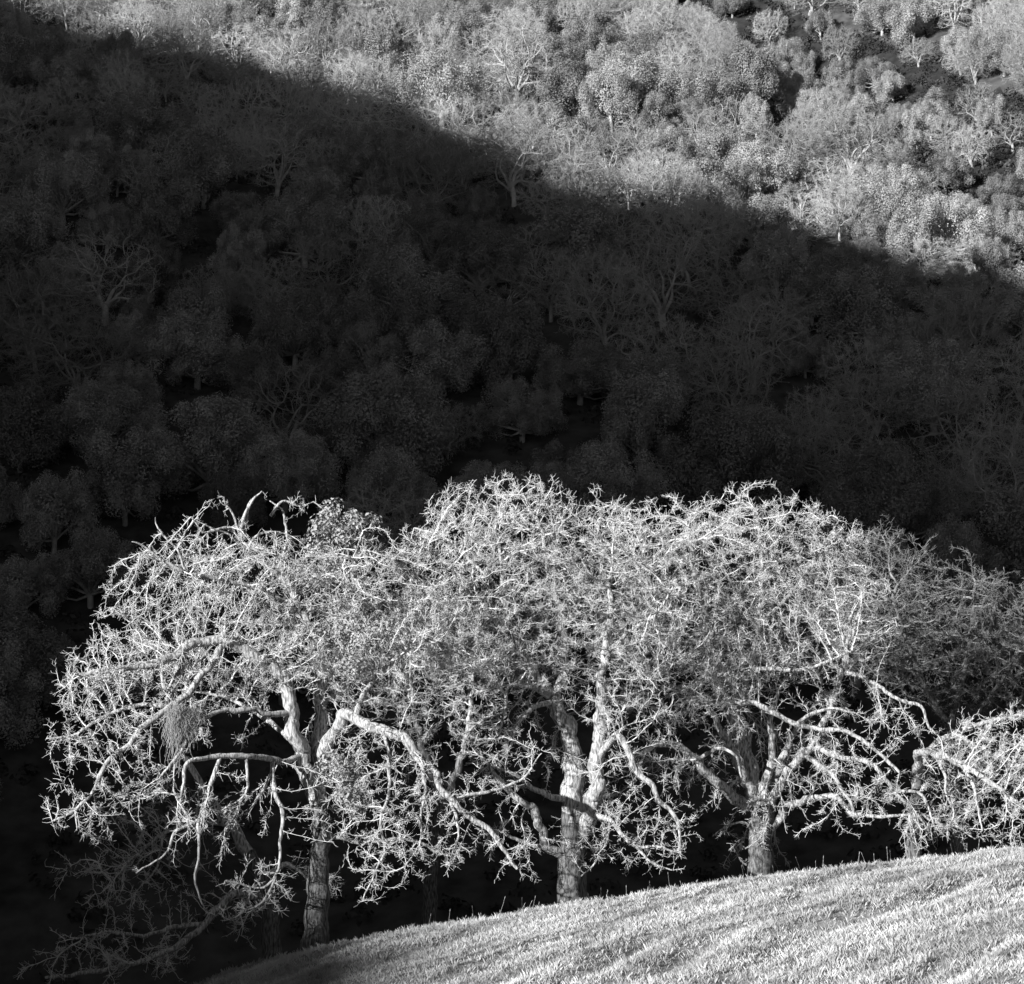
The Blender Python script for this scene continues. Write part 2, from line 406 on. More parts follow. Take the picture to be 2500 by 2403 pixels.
def oak(name, label, D, limbs, envs, dens, seed, tip=0.0085, spur=4.0, hang=.15, low_ok=False, group=None, droop=0.25, mat_b=None, mat_t=None):
    """limbs: list of (parent index, r0, r1, [(px, py, depth offset), ...]); the first is the trunk"""
    r = np.random.default_rng(seed)
    base = at(limbs[0][3][0][0], limbs[0][3][0][1], D); base[2] = min(base[2], float(ground(base[0], base[1])))
    root = thing(name, label, 'tree', tuple(base), group)
    nodes, nl, meshes, nr = [], [], [], []
    for li, (pi, r0, r1, pts) in enumerate(limbs):
        m = len(pts); c = []
        for q, (px, py, dy) in enumerate(pts):
            p = at(px, py, D + dy); t = q / (m - 1)
            c.append([*p, r0 * (1 - t) ** 0.8 + r1 * (1 - (1 - t) ** 0.8)])
        if li == 0:
            c[0][:3] = base
            c.insert(0, [base[0], base[1], base[2] - 0.7, r0 * 1.5])
            c[1][3] = r0 * 1.2
        path = smooth_path(c, 0.10)
        jit = Wave(seed * 31 + li, 1, 0.9); jit2 = Wave(seed * 37 + li, 1, 0.34); s = np.arange(len(path)) * 0.10
        amp = np.clip(path[:, 3] * 0.5, 0.03, 0.10) * (np.minimum(s / 0.8, 1.0)) * (1.0 if li else 0.4)
        path[:, 0] += amp * .45 * jit2(s); path[:, 2] += amp * .4 * jit2(s + 70) * (1.0 if li else 0.1)
        path[:, 0] += amp * jit(s); path[:, 1] += amp * jit(s + 40); path[:, 2] += amp * jit(s + 90) * (0.8 if li else 0.2)
        g = Geo(); k = 24 if r0 > 0.25 else (12 if r0 > 0.1 else 7)
        tube(g, path[:, :3], np.maximum(path[:, 3], 0.012), k, 0.11 if r0 > 0.25 else 0.14, seed * 17 + li)
        meshes.append((g, 'trunk' if li == 0 else 'limb'))
        st = 3 if li else 6
        for p in path[(len(path) // 2 if li == 0 else 2)::st]:
            nodes.append(p[:3]); nl.append(li); nr.append(p[3])
        nodes.append(path[-1, :3]); nl.append(li); nr.append(path[-1, 3])
    att = []
    for (px, py, rx, ry, dy, rd, *w) in envs:
        c = at(px, py, D + dy); s = (D + dy) / FPX
        vol = 4.19 * rx * s * ry * s * rd; n = int(1.05 * vol * dens * (w[0] if w else 1.0))
        att.append(ellipsoid_points(n, c, rx * s, rd, ry * s, r, 0.45, 0.22))
    att = np.concatenate(att)
    att = att[att[:, 2] > ground(att[:, 0], att[:, 1]) + 0.9]
    n0 = len(nodes)
    P, par, lm = colonize(nodes, nl, att, 0.2, 2.8, 0.32, 90, droop, seed, 0.22)
    P, par, lm = branchlets(P, par, lm, n0, base, r, hang, low_ok)
    rad, main = radii(P, par, n0, tip, 2.4, 0.13)
    mb, mt = mat_b or M_BARK, mat_t or M_TWIG
    for li, (g, nm) in enumerate(meshes):
        lo = obj(nm, g.mesh(nm, M_SHADE_BARK if li == 0 else mb, True, base), root)
        tm = twig_mesh('twig_spray', P, par, rad, main, np.nonzero(lm == li)[0], n0, tip, seed * 7 + li, base, mt, spur, (0.08, 0.30))
        if tm: obj('twig_spray', tm, lo)['kind'] = 'stuff'
    return root, P[n0:]

OAKS = {}
# ---- the left oak
A = [(-1, .36, .20, [(764, 2344, 0), (776, 2209, 0), (778, 2120, 0), (786, 2025, 0), (776, 1950, 0)]),
     (0, .26, .07, [(776, 1960, 0), (753, 1892, -.1), (730, 1822, -.2), (712, 1750, -.3), (702, 1678, -.4), (672, 1636, -.5), (620, 1603, -.8), (551, 1563, -1.2), (459, 1577, -1.6), (400, 1614, -1.9), (300, 1632, -2.2), (193, 1648, -2.4)]),
     (0, .24, .05, [(776, 1960, 0), (778, 1885, .2), (780, 1816, .3), (782, 1740, .5), (780, 1678, .7), (776, 1600, 1.0), (740, 1500, 1.3), (680, 1400, 1.3), (600, 1345, 1.0), (588, 1285, .8)]),
     (2, .19, .05, [(780, 1860, .2), (806, 1807, -.2), (826, 1768, -.5), (849, 1742, -.8), (880, 1765, -1.1), (938, 1784, -1.4), (984, 1802, -1.7), (1016, 1839, -1.9), (1057, 1885, -2.1), (1078, 1930, -2.2), (1112, 1962, -2.3), (1149, 1998, -2.3), (1190, 2021, -2.3), (1227, 2071, -2.4), (1262, 2120, -2.4)]),
     (1, .10, .03, [(716, 1742, -.3), (661, 1742, -.8), (610, 1733, -1.2), (551, 1735, -1.6), (505, 1751, -2.0), (468, 1793, -2.4), (430, 1850, -2.7), (390, 1900, -2.9)]),
     (1, .11, .03, [(551, 1563, -1.2), (500, 1640, -1.5), (450, 1700, -1.8), (395, 1742, -2.2), (358, 1765, -2.4), (321, 1811, -2.6), (275, 1848, -2.8), (248, 1884, -2.8), (230, 1930, -2.9), (184, 1976, -3), (129, 2007, -3)]),
     (1, .09, .025, [(459, 1577, -1.6), (430, 1660, -1.3), (404, 1719, -1), (349, 1721, -.9), (294, 1733, -.9), (243, 1756, -1), (184, 1793, -1.1), (115, 1804, -1.2)]),
     (1, .10, .035, [(738, 1845, -.2), (689, 1860, -.9), (643, 1849, -1.5), (574, 1846, -2.1), (505, 1849, -2.5), (459, 1865, -2.9), (445, 1920, -3.1), (440, 1985, -3.2)]),
     (7, .07, .022, [(537, 1850, -2.3), (512, 1924, -2.5), (487, 1998, -2.7), (487, 2071, -2.8), (477, 2140, -2.8), (493, 2209, -2.8)]),
     (8, .05, .022, [(487, 2000, -2.7), (427, 2035, -2.9), (404, 2085, -3), (331, 2131, -3.1)]),
     (7, .075, .025, [(665, 1855, -1.2), (668, 1924, -1.5), (689, 1980, -1.7), (686, 2035, -1.8), (684, 2080, -1.8), (672, 2140, -1.9), (634, 2168, -1.9), (551, 2149, -2)]),
     (10, .04, .02, [(675, 2140, -1.9), (643, 2200, -2), (600, 2225, -2.1), (560, 2245, -2.1)]),
     (7, .05, .02, [(666, 1880, -1.3), (629, 1952, -1.8), (597, 1989, -2)]),
     (7, .05, .02, [(601, 1848, -1.9), (601, 1934, -2.2), (542, 1980, -2.5)]),
     (0, .08, .03, [(790, 2040, 0), (823, 2044, .1), (892, 2058, .3), (984, 2048, .5), (1043, 2067, .6), (1094, 2090, .7)]),
     (3, .06, .02, [(938, 1784, -1.4), (951, 1865, -1.6), (947, 1943, -1.8), (929, 2007, -1.9), (938, 2080, -1.9), (910, 2140, -1.9), (887, 2200, -1.9)]),
     (3, .06, .02, [(1000, 1820, -1.8), (1034, 1888, -2.4), (1036, 1947, -2.6), (1025, 2007, -2.7), (1030, 2048, -2.7), (988, 2117, -2.7)]),
     (3, .05, .02, [(1095, 1945, -2.2), (1117, 2007, -2.6), (1117, 2048, -2.7), (1098, 2108, -2.7)]),
     (3, .06, .018, [(1103, 1955, -2.2), (1150, 1940, -2.0), (1190, 1934, -1.9), (1259, 1911, -1.8), (1290, 1886, -1.8), (1323, 1837, -1.8)]),
     (2, .09, .03, [(740, 1500, 1.3), (640, 1440, .6), (520, 1410, -.2), (455, 1398, -.8), (399, 1370, -1.1), (340, 1350, -1.3)]),
     (2, .06, .015, [(600, 1345, 1), (560, 1290, .4), (500, 1300, 0), (470, 1265, -.1)]),
     (2, .06, .015, [(588, 1290, .8), (610, 1230, .8), (640, 1200, .7)]),
     (2, .06, .02, [(680, 1400, 1.3), (700, 1320, 1.5), (690, 1250, 1.6), (660, 1222, 1.6)]),
     (2, .045, .012, [(590, 1340, 1), (560, 1305, .7), (520, 1292, .5), (468, 1262, .3)]),
     (2, .045, .012, [(592, 1325, 1), (575, 1270, .9), (552, 1232, .8), (548, 1215, .8)]),
     (2, .045, .012, [(598, 1310, .9), (604, 1255, .9), (610, 1225, .9), (640, 1202, .9)]),
     (2, .045, .012, [(600, 1335, 1), (640, 1300, 1.1), (675, 1300, 1.2), (712, 1308, 1.3)]),
     (2, .045, .012, [(660, 1260, 1.5), (690, 1225, 1.5), (730, 1235, 1.5), (765, 1225, 1.4)]),
     (19, .045, .012, [(455, 1398, -.8), (430, 1340, -.9), (385, 1290, -1), (380, 1262, -1)]),
     (19, .04, .012, [(399, 1370, -1.1), (345, 1330, -1.3), (320, 1322, -1.4)]),
     (2, .10, .03, [(780, 1690, .7), (830, 1600, .6), (870, 1500, .3), (860, 1400, 0), (880, 1310, 0)]),
     (3, .10, .03, [(869, 1755, -1), (885, 1700, -.8), (930, 1640, -.4), (990, 1590, .4), (1050, 1560, 1)]),
     (1, .09, .02, [(730, 1822, -.2), (640, 1750, 1.2), (540, 1700, 2.6), (400, 1680, 3.6)]),
     (2, .10, .02, [(780, 1720, .5), (840, 1680, 2), (900, 1600, 3.4), (960, 1540, 4.2)]),
     ]
EA = [(625, 1510, 385, 210, 1.7, 4.0), (600, 1410, 200, 100, 0, 3.0, .8), (330, 1620, 190, 90, -.6, 3.0, .9), (250, 1860, 150, 165, -2.2, 2.0, .75), (190, 1990, 80, 70, -2.9, 1.1, 1.2), (900, 1520, 250, 210, .8, 4.0), (985, 1985, 200, 160, -2, 1.9, .8),
      (630, 2170, 80, 75, -2, 1.0, 2.6), (560, 2230, 50, 30, -2.1, .7, 2.4), (225, 1690, 110, 80, -1.8, 2.2), (900, 1860, 130, 110, -1.5, 1.6), (1230, 2090, 60, 60, -2.3, .8), (520, 1900, 130, 90, -2.4, 1.2, .3),
      (540, 1255, 110, 60, .4, .8, .45), (400, 1345, 80, 60, -1, .8, .7), (1250, 1900, 75, 35, -1.8, .7, 1.3), (910, 2140, 55, 75, -1.9, .8, 2.2), (1010, 2080, 150, 70, -2.3, 1.2, 1.3), (720, 1235, 60, 40, 1.2, .7, .8), (880, 1310, 60, 50, 0, 1)]
OAKS['A'] = oak('oak_tree', 'bare lichened oak with a single pale trunk and long drooping boughs', 57.0, A, EA, 30.0, 101, droop=.35)

# ---- the middle oak
Cc = [(-1, .44, .36, [(1397, 2224, 0), (1397, 2117, 0), (1397, 2050, 0), (1400, 1985, 0)]),
      (0, .36, .19, [(1400, 2010, 0), (1398, 1925, .1), (1400, 1870, .2), (1397, 1834, .2), (1388, 1788, .3), (1365, 1733, .3), (1346, 1690, .3)]),
      (1, .17, .05, [(1346, 1695, .3), (1312, 1651, .1), (1287, 1614, 0), (1250, 1540, -.2), (1230, 1450, -.2), (1220, 1340, 0)]),
      (1, .16, .05, [(1352, 1700, .3), (1374, 1651, .4), (1381, 1596, .5), (1370, 1500, .6), (1340, 1400, .8), (1320, 1280, .8)]),
      (0, .27, .08, [(1415, 2035, 0), (1440, 1985, -.4), (1454, 1920, -.7), (1459, 1834, -.9), (1466, 1788, -1), (1466, 1720, -1), (1468, 1660, -1), (1476, 1600, -.9), (1488, 1513, -.8), (1490, 1398, -.5)]),
      (0, .17, .05, [(1385, 2085, 0), (1352, 2078, -.3), (1322, 2035, -.5), (1306, 1980, -.7), (1270, 1955, -.9), (1215, 1900, -1), (1180, 1850, -1)]),
      (5, .08, .03, [(1345, 2074, -.3), (1287, 2060, -.6), (1222, 2033, -.8), (1170, 2040, -.9)]),
      (1, .09, .035, [(1337, 1701, .2), (1310, 1683, -.3), (1278, 1674, -.6), (1241, 1678, -.9), (1234, 1722, -1.2), (1220, 1790, -1.4)]),
      (1, .09, .03, [(1345, 1715, .2), (1300, 1729, -.5), (1262, 1775, -1), (1240, 1840, -1.3)]),
      (1, .11, .03, [(1395, 1955, 0), (1342, 1943, -.4), (1300, 1924, -.7), (1255, 1890, -.9), (1200, 1870, -1)]),
      (4, .12, .04, [(1462, 1850, -.9), (1490, 1812, -1.4), (1512, 1792, -1.7), (1553, 1880, -2.1), (1589, 1915, -2.3), (1607, 1950, -2.4), (1640, 1985, -2.5), (1658, 2015, -2.5), (1660, 2060, -2.5)]),
      (4, .09, .025, [(1440, 1985, -.5), (1489, 2003, -1.3), (1521, 2040, -1.7), (1553, 2067, -2), (1599, 2067, -2.2), (1650, 2080, -2.3)]),
      (11, .05, .02, [(1489, 2003, -1.3), (1480, 2060, -1.9), (1450, 2110, -2.1), (1420, 2140, -2.2)]),
      (11, .05, .02, [(1553, 2067, -2), (1590, 2105, -2.2), (1640, 2125, -2.3)]),
      (2, .08, .03, [(1250, 1540, -.2), (1170, 1490, -.8), (1090, 1460, -1.3), (1010, 1400, -1.5)]),
      (4, .08, .03, [(1476, 1600, -.9), (1540, 1540, -1.4), (1600, 1500, -1.8), (1640, 1440, -2)]),
      (3, .08, .03, [(1370, 1500, .6), (1420, 1400, 1.2), (1470, 1310, 1.6), (1500, 1240, 1.8)]),
      (2, .07, .03, [(1230, 1450, -.2), (1150, 1370, .6), (1080, 1310, 1), (1010, 1290, 1.2)]),
      (1, .10, .02, [(1390, 1790, .3), (1330, 1680, 2), (1250, 1570, 3.4), (1180, 1480, 4.2)]),
      ]
EC = [(1230, 1440, 270, 260, 0, 4.6), (1225, 1260, 190, 110, .2, 3.2, 1.2), (1480, 1480, 190, 260, -.6, 3.6), (1530, 2045, 150, 85, -2, 1.5, 2.5), (1200, 1830, 110, 110, -1.1, 1.5),
      (1640, 2030, 70, 90, -2.4, 1.0, 2.2), (1540, 1720, 110, 100, -1.8, 1.6), (1060, 1400, 110, 110, 0, 2.6), (1460, 1265, 120, 60, 1.2, 2.2)]
OAKS['C'] = oak('oak_tree', 'bare oak with a thick dark forked trunk and one pale upright stem', 61.0, Cc, EC, 30.0, 202, hang=.22)

# ---- the right oak
Dd = [(-1, .38, .46, [(1859, 2156, 0), (1857, 2071, 0), (1857, 2007, 0), (1852, 1965, 0)]),
      (0, .17, .06, [(1858, 1985, 0), (1872, 1905, -.4), (1887, 1830, -.6), (1880, 1765, -.7), (1900, 1690, -.6)]),
      (0, .18, .05, [(1845, 1975, 0), (1815, 1895, -.5), (1788, 1830, -.7), (1762, 1785, -.8), (1735, 1735, -.9), (1690, 1680, -1)]),
      (0, .16, .05, [(1865, 1990, 0), (1893, 1920, .4), (1908, 1860, .6), (1935, 1795, .6), (1965, 1755, .5), (2010, 1690, .4)]),
      (0, .20, .06, [(1850, 1975, 0), (1807, 1957, -.2), (1761, 1920, -.6), (1719, 1879, -.9), (1696, 1850, -1.1), (1650, 1819, -1.3), (1600, 1822, -1.6), (1560, 1840, -1.8)]),
      (1, .08, .03, [(1700, 1856, -1.1), (1733, 1837, -1.6), (1761, 1828, -1.9), (1795, 1845, -2.1), (1812, 1900, -2.2)]),
      (0, .24, .10, [(1852, 1965, 0), (1835, 1888, 0), (1810, 1810, 0), (1797, 1770, 0), (1775, 1724, 0), (1750, 1650, .2), (1730, 1540, .4), (1700, 1420, .4), (1680, 1290, .4)]),
      (3, .12, .05, [(1828, 1860, 0), (1825, 1785, .3), (1806, 1733, .5), (1830, 1640, .7), (1850, 1530, .8), (1860, 1400, .8), (1850, 1260, .8)]),
      (3, .12, .05, [(1770, 1715, -.2), (1720, 1712, -.8), (1760, 1706, -1.5), (1797, 1713, -1.9), (1848, 1720, -2.1), (1894, 1743, -2.3), (1949, 1770, -2.4), (2003, 1780, -2.5), (2059, 1785, -2.6), (2105, 1806, -2.7), (2151, 1844, -2.8), (2197, 1885, -2.9)]),
      (5, .07, .03, [(1945, 1768, -2.4), (1981, 1743, -2.6), (2027, 1731, -2.7), (2090, 1740, -2.8)]),
      (0, .18, .06, [(1870, 1985, 0), (1890, 1940, -.1), (1931, 1870, -.3), (1967, 1842, -.5), (1990, 1810, -.6), (2030, 1720, -.5), (2060, 1620, -.2), (2080, 1500, 0)]),
      (0, .15, .04, [(1875, 2040, 0), (1898, 2005, -.1), (1917, 1972, -.3), (1949, 1960, -.6), (1986, 1947, -1), (2041, 1947, -1.4), (2064, 1970, -1.6), (2087, 1989, -1.8), (2151, 1993, -2), (2220, 1990, -2.2)]),
      (7, .10, .03, [(1967, 1845, -.5), (2000, 1868, -1.3), (2020, 1880, -1.8), (2041, 1902, -2), (2059, 1934, -2.2), (2087, 1980, -2.3), (2105, 2018, -2.3)]),
      (7, .11, .03, [(1985, 1822, -.6), (2050, 1848, -1.2), (2119, 1860, -1.6), (2151, 1888, -1.9), (2183, 1934, -2), (2220, 1966, -2.1), (2270, 2030, -2.2)]),
      (10, .06, .03, [(2185, 1932, -2), (2243, 1936, -2.2), (2266, 1970, -2.3), (2284, 2025, -2.3)]),
      (3, .09, .03, [(1750, 1650, .2), (1843, 1632, -.9), (1921, 1636, -1.5), (1976, 1632, -1.9), (2022, 1614, -2.1), (2080, 1590, -2.2)]),
      (7, .08, .03, [(2060, 1640, -.2), (2110, 1655, -.8), (2155, 1683, -1.3), (2201, 1711, -1.6), (2247, 1724, -1.8), (2270, 1775, -2), (2311, 1816, -2)]),
      (3, .08, .03, [(1730, 1540, .4), (1650, 1480, -.3), (1580, 1430, -.7), (1540, 1350, -.9)]),
      (3, .08, .03, [(1750, 1650, .2), (1680, 1620, -.8), (1620, 1640, -1.4), (1560, 1690, -1.8)]),
      (4, .08, .03, [(1850, 1530, .8), (1930, 1450, .8), (1990, 1360, .8), (2050, 1270, .8)]),
      (7, .07, .025, [(2060, 1620, -.2), (2090, 1520, .6), (2110, 1430, 1), (2120, 1360, 1.2)]),
      (3, .09, .02, [(1800, 1780, 0), (1790, 1660, 2), (1780, 1550, 3.6), (1800, 1440, 4.6)]),
      (0, .05, .02, [(1850, 2050, 0), (1820, 2010, -.3), (1780, 2015, -.7), (1740, 2040, -1)]),
      ]
ED = [(1740, 1460, 310, 240, .2, 5.0), (1880, 1320, 230, 130, .6, 3.8), (1980, 1500, 190, 220, .4, 3.8, .8), (2110, 1930, 150, 75, -2.1, 1.6, 1.2), (1640, 1680, 150, 110, -1.2, 2.6), (2060, 1800, 170, 70, -2.4, 1.3, 1.3),
      (1640, 1300, 180, 90, .6, 3.0), (1880, 1650, 200, 90, -1.2, 1.8), (1600, 1850, 80, 60, -1.7, .9), (2230, 1990, 80, 60, -2.2, 1)]
OAKS['D'] = oak('oak_tree', 'bare oak whose short trunk fans out into many crooked limbs', 65.0, Dd, ED, 26.0, 303, hang=.2)

# ---- the oak at the edge on the right, its lit boughs sweeping down
E = [(-1, .27, .18, [(2229, 2112, 0), (2231, 2035, 0), (2236, 1960, 0), (2240, 1890, 0)]),
     (0, .15, .05, [(2240, 1900, 0), (2243, 1840, -1.2), (2289, 1842, -2.6), (2334, 1860, -3.4), (2390, 1892, -4), (2450, 1934, -4.4), (2520, 1990, -4.6)]),
     (1, .06, .02, [(2280, 1840, -2.4), (2305, 1888, -3), (2312, 1943, -3.4), (2330, 1989, -3.6), (2307, 2028, -3.6)]),
     (1, .07, .02, [(2350, 1868, -3.6), (2380, 1930, -4.2), (2390, 1990, -4.5), (2400, 2030, -4.6)]),
     (0, .12, .04, [(2240, 1900, 0), (2270, 1830, .3), (2330, 1790, .3), (2420, 1760, 0), (2520, 1740, -.3)]),
     (4, .06, .02, [(2330, 1790, .3), (2400, 1830, -.6), (2470, 1860, -1), (2540, 1900, -1.2)]),
     (0, .06, .02, [(2235, 1980, 0), (2290, 2010, -.4), (2340, 2020, -.7), (2380, 2050, -.9)])]
EE = [(2430, 1860, 150, 140, -2.8, 3.0, 1.2), (2510, 1920, 120, 150, -3, 2.6, 1.2), (2330, 1980, 80, 60, -3.5, 1.2)]
OAKS['E'] = oak('oak_tree', 'slender bare oak with pale boughs bending down to the crest, beyond the fanning oak', 66.5, E, EE, 28.0, 404)

# ---- oaks standing behind
G_ = [(-1, .30, .16, [(2330, 2120, 0), (2335, 1980, 0), (2330, 1850, 0), (2320, 1760, 0)]),
      (0, .15, .04, [(2320, 1780, 0), (2260, 1680, -.4), (2220, 1580, -.6), (2180, 1460, -.6)]),
      (0, .15, .04, [(2320, 1780, 0), (2350, 1660, .2), (2370, 1540, .4), (2380, 1420, .4)]),
      (0, .12, .04, [(2325, 1800, 0), (2420, 1700, -.3), (2480, 1600, -.5), (2540, 1500, -.5)]),
      (1, .07, .03, [(2240, 1640, -.5), (2160, 1620, -1.3), (2090, 1600, -1.8)])]
EG = [(2280, 1540, 210, 195, 0, 4.6), (2450, 1570, 150, 185, 0, 4), (2140, 1460, 170, 200, 0, 3.6)]
OAKS['G'] = oak('oak_tree', 'dim bare oak with half shade toned into its twigs rising behind the bent pale boughs', 77.0, G_, EG, 20.0, 505, mat_t=M_SHADE_TWIG, mat_b=M_SHADE_BARK)  # half shade painted as darker twigs and limbs
F_ = [(-1, .34, .22, [(668, 2330, 0), (660, 2240, 0), (640, 2150, 0), (605, 2080, 0)]),
      (0, .22, .06, [(610, 2090, 0), (570, 2025, -.2), (530, 1975, -.4), (505, 1943, -.6), (470, 1880, -.8), (420, 1800, -1)]),
      (0, .15, .05, [(655, 2200, 0), (600, 2180, -.8), (552, 2195, -1.3), (505, 2250, -1.6), (455, 2295, -1.9), (400, 2325, -2.1), (330, 2350, -2.4), (230, 2372, -2.7), (110, 2388, -3)]),
      (2, .08, .03, [(500, 2255, -1.6), (420, 2265, -2), (350, 2285, -2.3), (270, 2275, -2.6), (190, 2290, -2.8)]),
      (0, .12, .03, [(640, 2150, 0), (700, 2110, .2), (755, 2150, .3)]),
      (1, .09, .03, [(560, 2010, -.2), (480, 2012, -.7), (400, 2035, -1.1), (330, 2090, -1.5), (270, 2150, -1.8)]),
      (5, .05, .02, [(400, 2035, -1.1), (380, 2120, -1.4), (330, 2180, -1.7)])]
EF = [(330, 2170, 130, 90, -1.5, 1.8, .9), (230, 2310, 140, 55, -2.5, 1.4, 1.1), (360, 2020, 130, 80, -1, 1.8, .9), (450, 2150, 90, 60, -1, 1.4, .8)]
OAKS['F'] = oak('oak_tree', 'dark shaded oak with leaning trunk and a long limb almost touching the ground', 64.0, F_, EF, 22.0, 606, tip=0.0085, spur=2.6, hang=.35, low_ok=True)
H_ = [(-1, .30, .2, [(1050, 2262, 0), (1050, 2160, 0), (1062, 2050, 0), (1080, 1960, 0)]),
      (0, .16, .04, [(1080, 1970, 0), (1040, 1850, 0), (1010, 1730, 0), (1000, 1600, 0)]),
      (0, .16, .04, [(1080, 1970, 0), (1130, 1840, 0), (1150, 1720, 0), (1160, 1600, 0)])]
EH = [(1060, 1640, 190, 180, 0, 4)]
OAKS['H'] = oak('oak_tree', 'dark oak trunk in the gap between the single-trunked oak and the forked oak', 74.0, H_, EH, 14.0, 707)

# ---------------------------------------------------------------- mistletoe and hanging lichen on the left oak (its parts)
def leaf_cloud(c, rad, n, size, r, squash=1.0, shell=0.6, up=0.3, jit=0.45):
    d = norm(r.normal(size=(n, 3))); u = 1 - shell * r.random(n) ** 1.4
    p = np.asarray(c) + d * u[:, None] * rad * np.array([1, 1, squash])
    nrm = norm(d + r.normal(size=(n, 3)) * jit + np.array([0, 0, up]))
    A, B = frames(nrm); th = r.uniform(0, 6.28, n)[:, None]
    a = A * np.cos(th) + B * np.sin(th); b = -A * np.sin(th) + B * np.cos(th)
    s = (size * r.uniform(0.6, 1.4, n))[:, None]
    v = np.stack([p - a * s * 0.5, p + b * s * 0.32 + nrm * s * .1, p + a * s * 0.6, p - b * s * 0.32], 1)
    return v.reshape(-1, 3), n
def add_leaves(g, v, n):
    g.add(v, np.arange(n * 4), np.full(n, 4))
rootA = OAKS['A'][0]; baseA = np.array(rootA.location)
for q, (px, py, dy, rd) in enumerate([(790, 1300, .6, .75), (860, 1290, .4, .6), (800, 1390, .8, .8), (850, 1500, -.5, .6), (880, 1590, -1.2, .8), (820, 1560, -.6, .6), (830, 1870, -.6, .7), (860, 1930, -1, .55)]):
    r = np.random.default_rng(900 + q); g = Geo(); c = at(px, py, 57 + dy)
    for k in range(9):
        v, n = leaf_cloud(c + r.normal(size=3) * rd * .55, rd * .5, 150, .10, r); add_leaves(g, v, n)
    obj('mistletoe_clump', g.mesh('mistletoe_clump', M_MIST, False, baseA), rootA)
for q, (px, py, dy, wid, ln) in enumerate([(428, 1725, -2.7, .26, 2.0), (466, 1735, -2.5, .2, 1.1), (790, 1600, .2, .4, .7)]):
    r = np.random.default_rng(950 + q); g = Geo(); n = 150
    c = at(px, py, 57 + dy); p0 = c + r.normal(size=(n, 3)) * np.array([wid * .6, wid * .5, .1])
    L = ln * r.uniform(.15, 1, n) * np.exp(-((p0[:, 0] - c[0]) / wid) ** 2) * (1 + .3 * Wave(q + 60, 1, .12)(p0[:, 0]))
    w = np.full(n, .007); dn = np.tile([0, 0, -1.], (n, 1)); p = p0
    for k in range(6):
        p2 = p + np.stack([r.normal(size=n) * .07, r.normal(size=n) * .07, -L / 6], 1)
        frusta(g, p, p2, w, w * .9, dn, dn, 3); p = p2
    obj('hanging_lichen', g.mesh('hanging_lichen', M_LICHEN, True, baseA), rootA)['kind'] = 'stuff'

# ---------------------------------------------------------------- grass on the knoll
def grass():
    r = np.random.default_rng(5); g = Geo()
    def blades(x, y, H, th, lean, wid):
        n = len(x); b = np.stack([x, y, ground(x, y) - .02], 1)
        wv = np.stack([np.cos(th + 1.57), np.sin(th + 1.57), np.zeros(n)], 1) * wid[:, None]
        o = np.stack([np.cos(th) * lean * H, np.sin(th) * lean * H, H], 1)
        mid = b + o * np.array([.38, .38, .6]); tip = b + o * np.array([1, 1, .92])
        g.add(np.stack([b - wv, b + wv, mid + wv * .7, tip, mid - wv * .7], 1).reshape(-1, 3), np.arange(n * 5), np.full(n, 5))
    # a short sward
    N = 520000
    y = 27 + (60 - 27) * r.random(N); x = y * r.uniform(-.24, .30, N)
    keep = (r.random(N) < np.clip(.55 + .18 * band(x, y) + .3 * W_g1(x, y), .1, 1)) & (ground(x, y) > -.172 * y - .6)
    x, y = x[keep], y[keep]; n = len(x)
    blades(x, y, r.uniform(.04, .13, n), r.uniform(0, 6.28, n), r.uniform(.1, .9, n), r.uniform(.002, .0045, n))
    # tufts
    N = 52000
    y = 27 + (60 - 27) * r.random(N); x = y * r.uniform(-.24, .30, N)
    keep = (r.random(N) < np.clip(.3 + .3 * band(x, y) + .35 * W_g1(x + 7, y), .03, 1)) & (ground(x, y) > -.172 * y - .6)
    x, y = x[keep], y[keep]; m = 13; sz = r.uniform(.5, 1.5, len(x)) ** 1.3
    X = np.repeat(x, m); Y = np.repeat(y, m); S = np.repeat(sz, m); n = len(X); th = r.uniform(0, 6.28, n)
    X = X + np.cos(th) * .05 * S * r.random(n); Y = Y + np.sin(th) * .05 * S * r.random(n)
    blades(X, Y, S * r.uniform(.05, .15, n), th + r.normal(size=n) * .6, r.uniform(.05, .6, n), r.uniform(.002, .004, n))
    # seed stalks, most of them along the crest
    m = 150
    y = np.concatenate([r.normal(52.5, 1.2, m), r.uniform(32, 52, m // 2)]); x = y * r.uniform(-.05, .29, len(y)) + .4 * r.normal(size=len(y)); z = ground(x, y)
    n = len(x); H = r.uniform(.1, .26, n) + .45 * r.random(n) ** 4; d = norm(np.stack([r.normal(.05, .2, n), r.normal(0, .2, n), np.ones(n)], 1))
    p0 = np.stack([x, y, z - .03], 1); p1 = p0 + d * H[:, None]; w = np.full(n, .0032)
    frusta(g, p0, p1, w, w * .6, d, d, 3); frusta(g, p1 - d * .02, p1 + d * .04, w * 2, w * .5, d, d, 3)
    o = obj('grass', g.mesh('grass', M_GRASS, False)); o['kind'] = 'stuff'
    o['label'] = 'pale dry winter grass covering the knoll in front of the oaks'; o['category'] = 'grass'
grass()

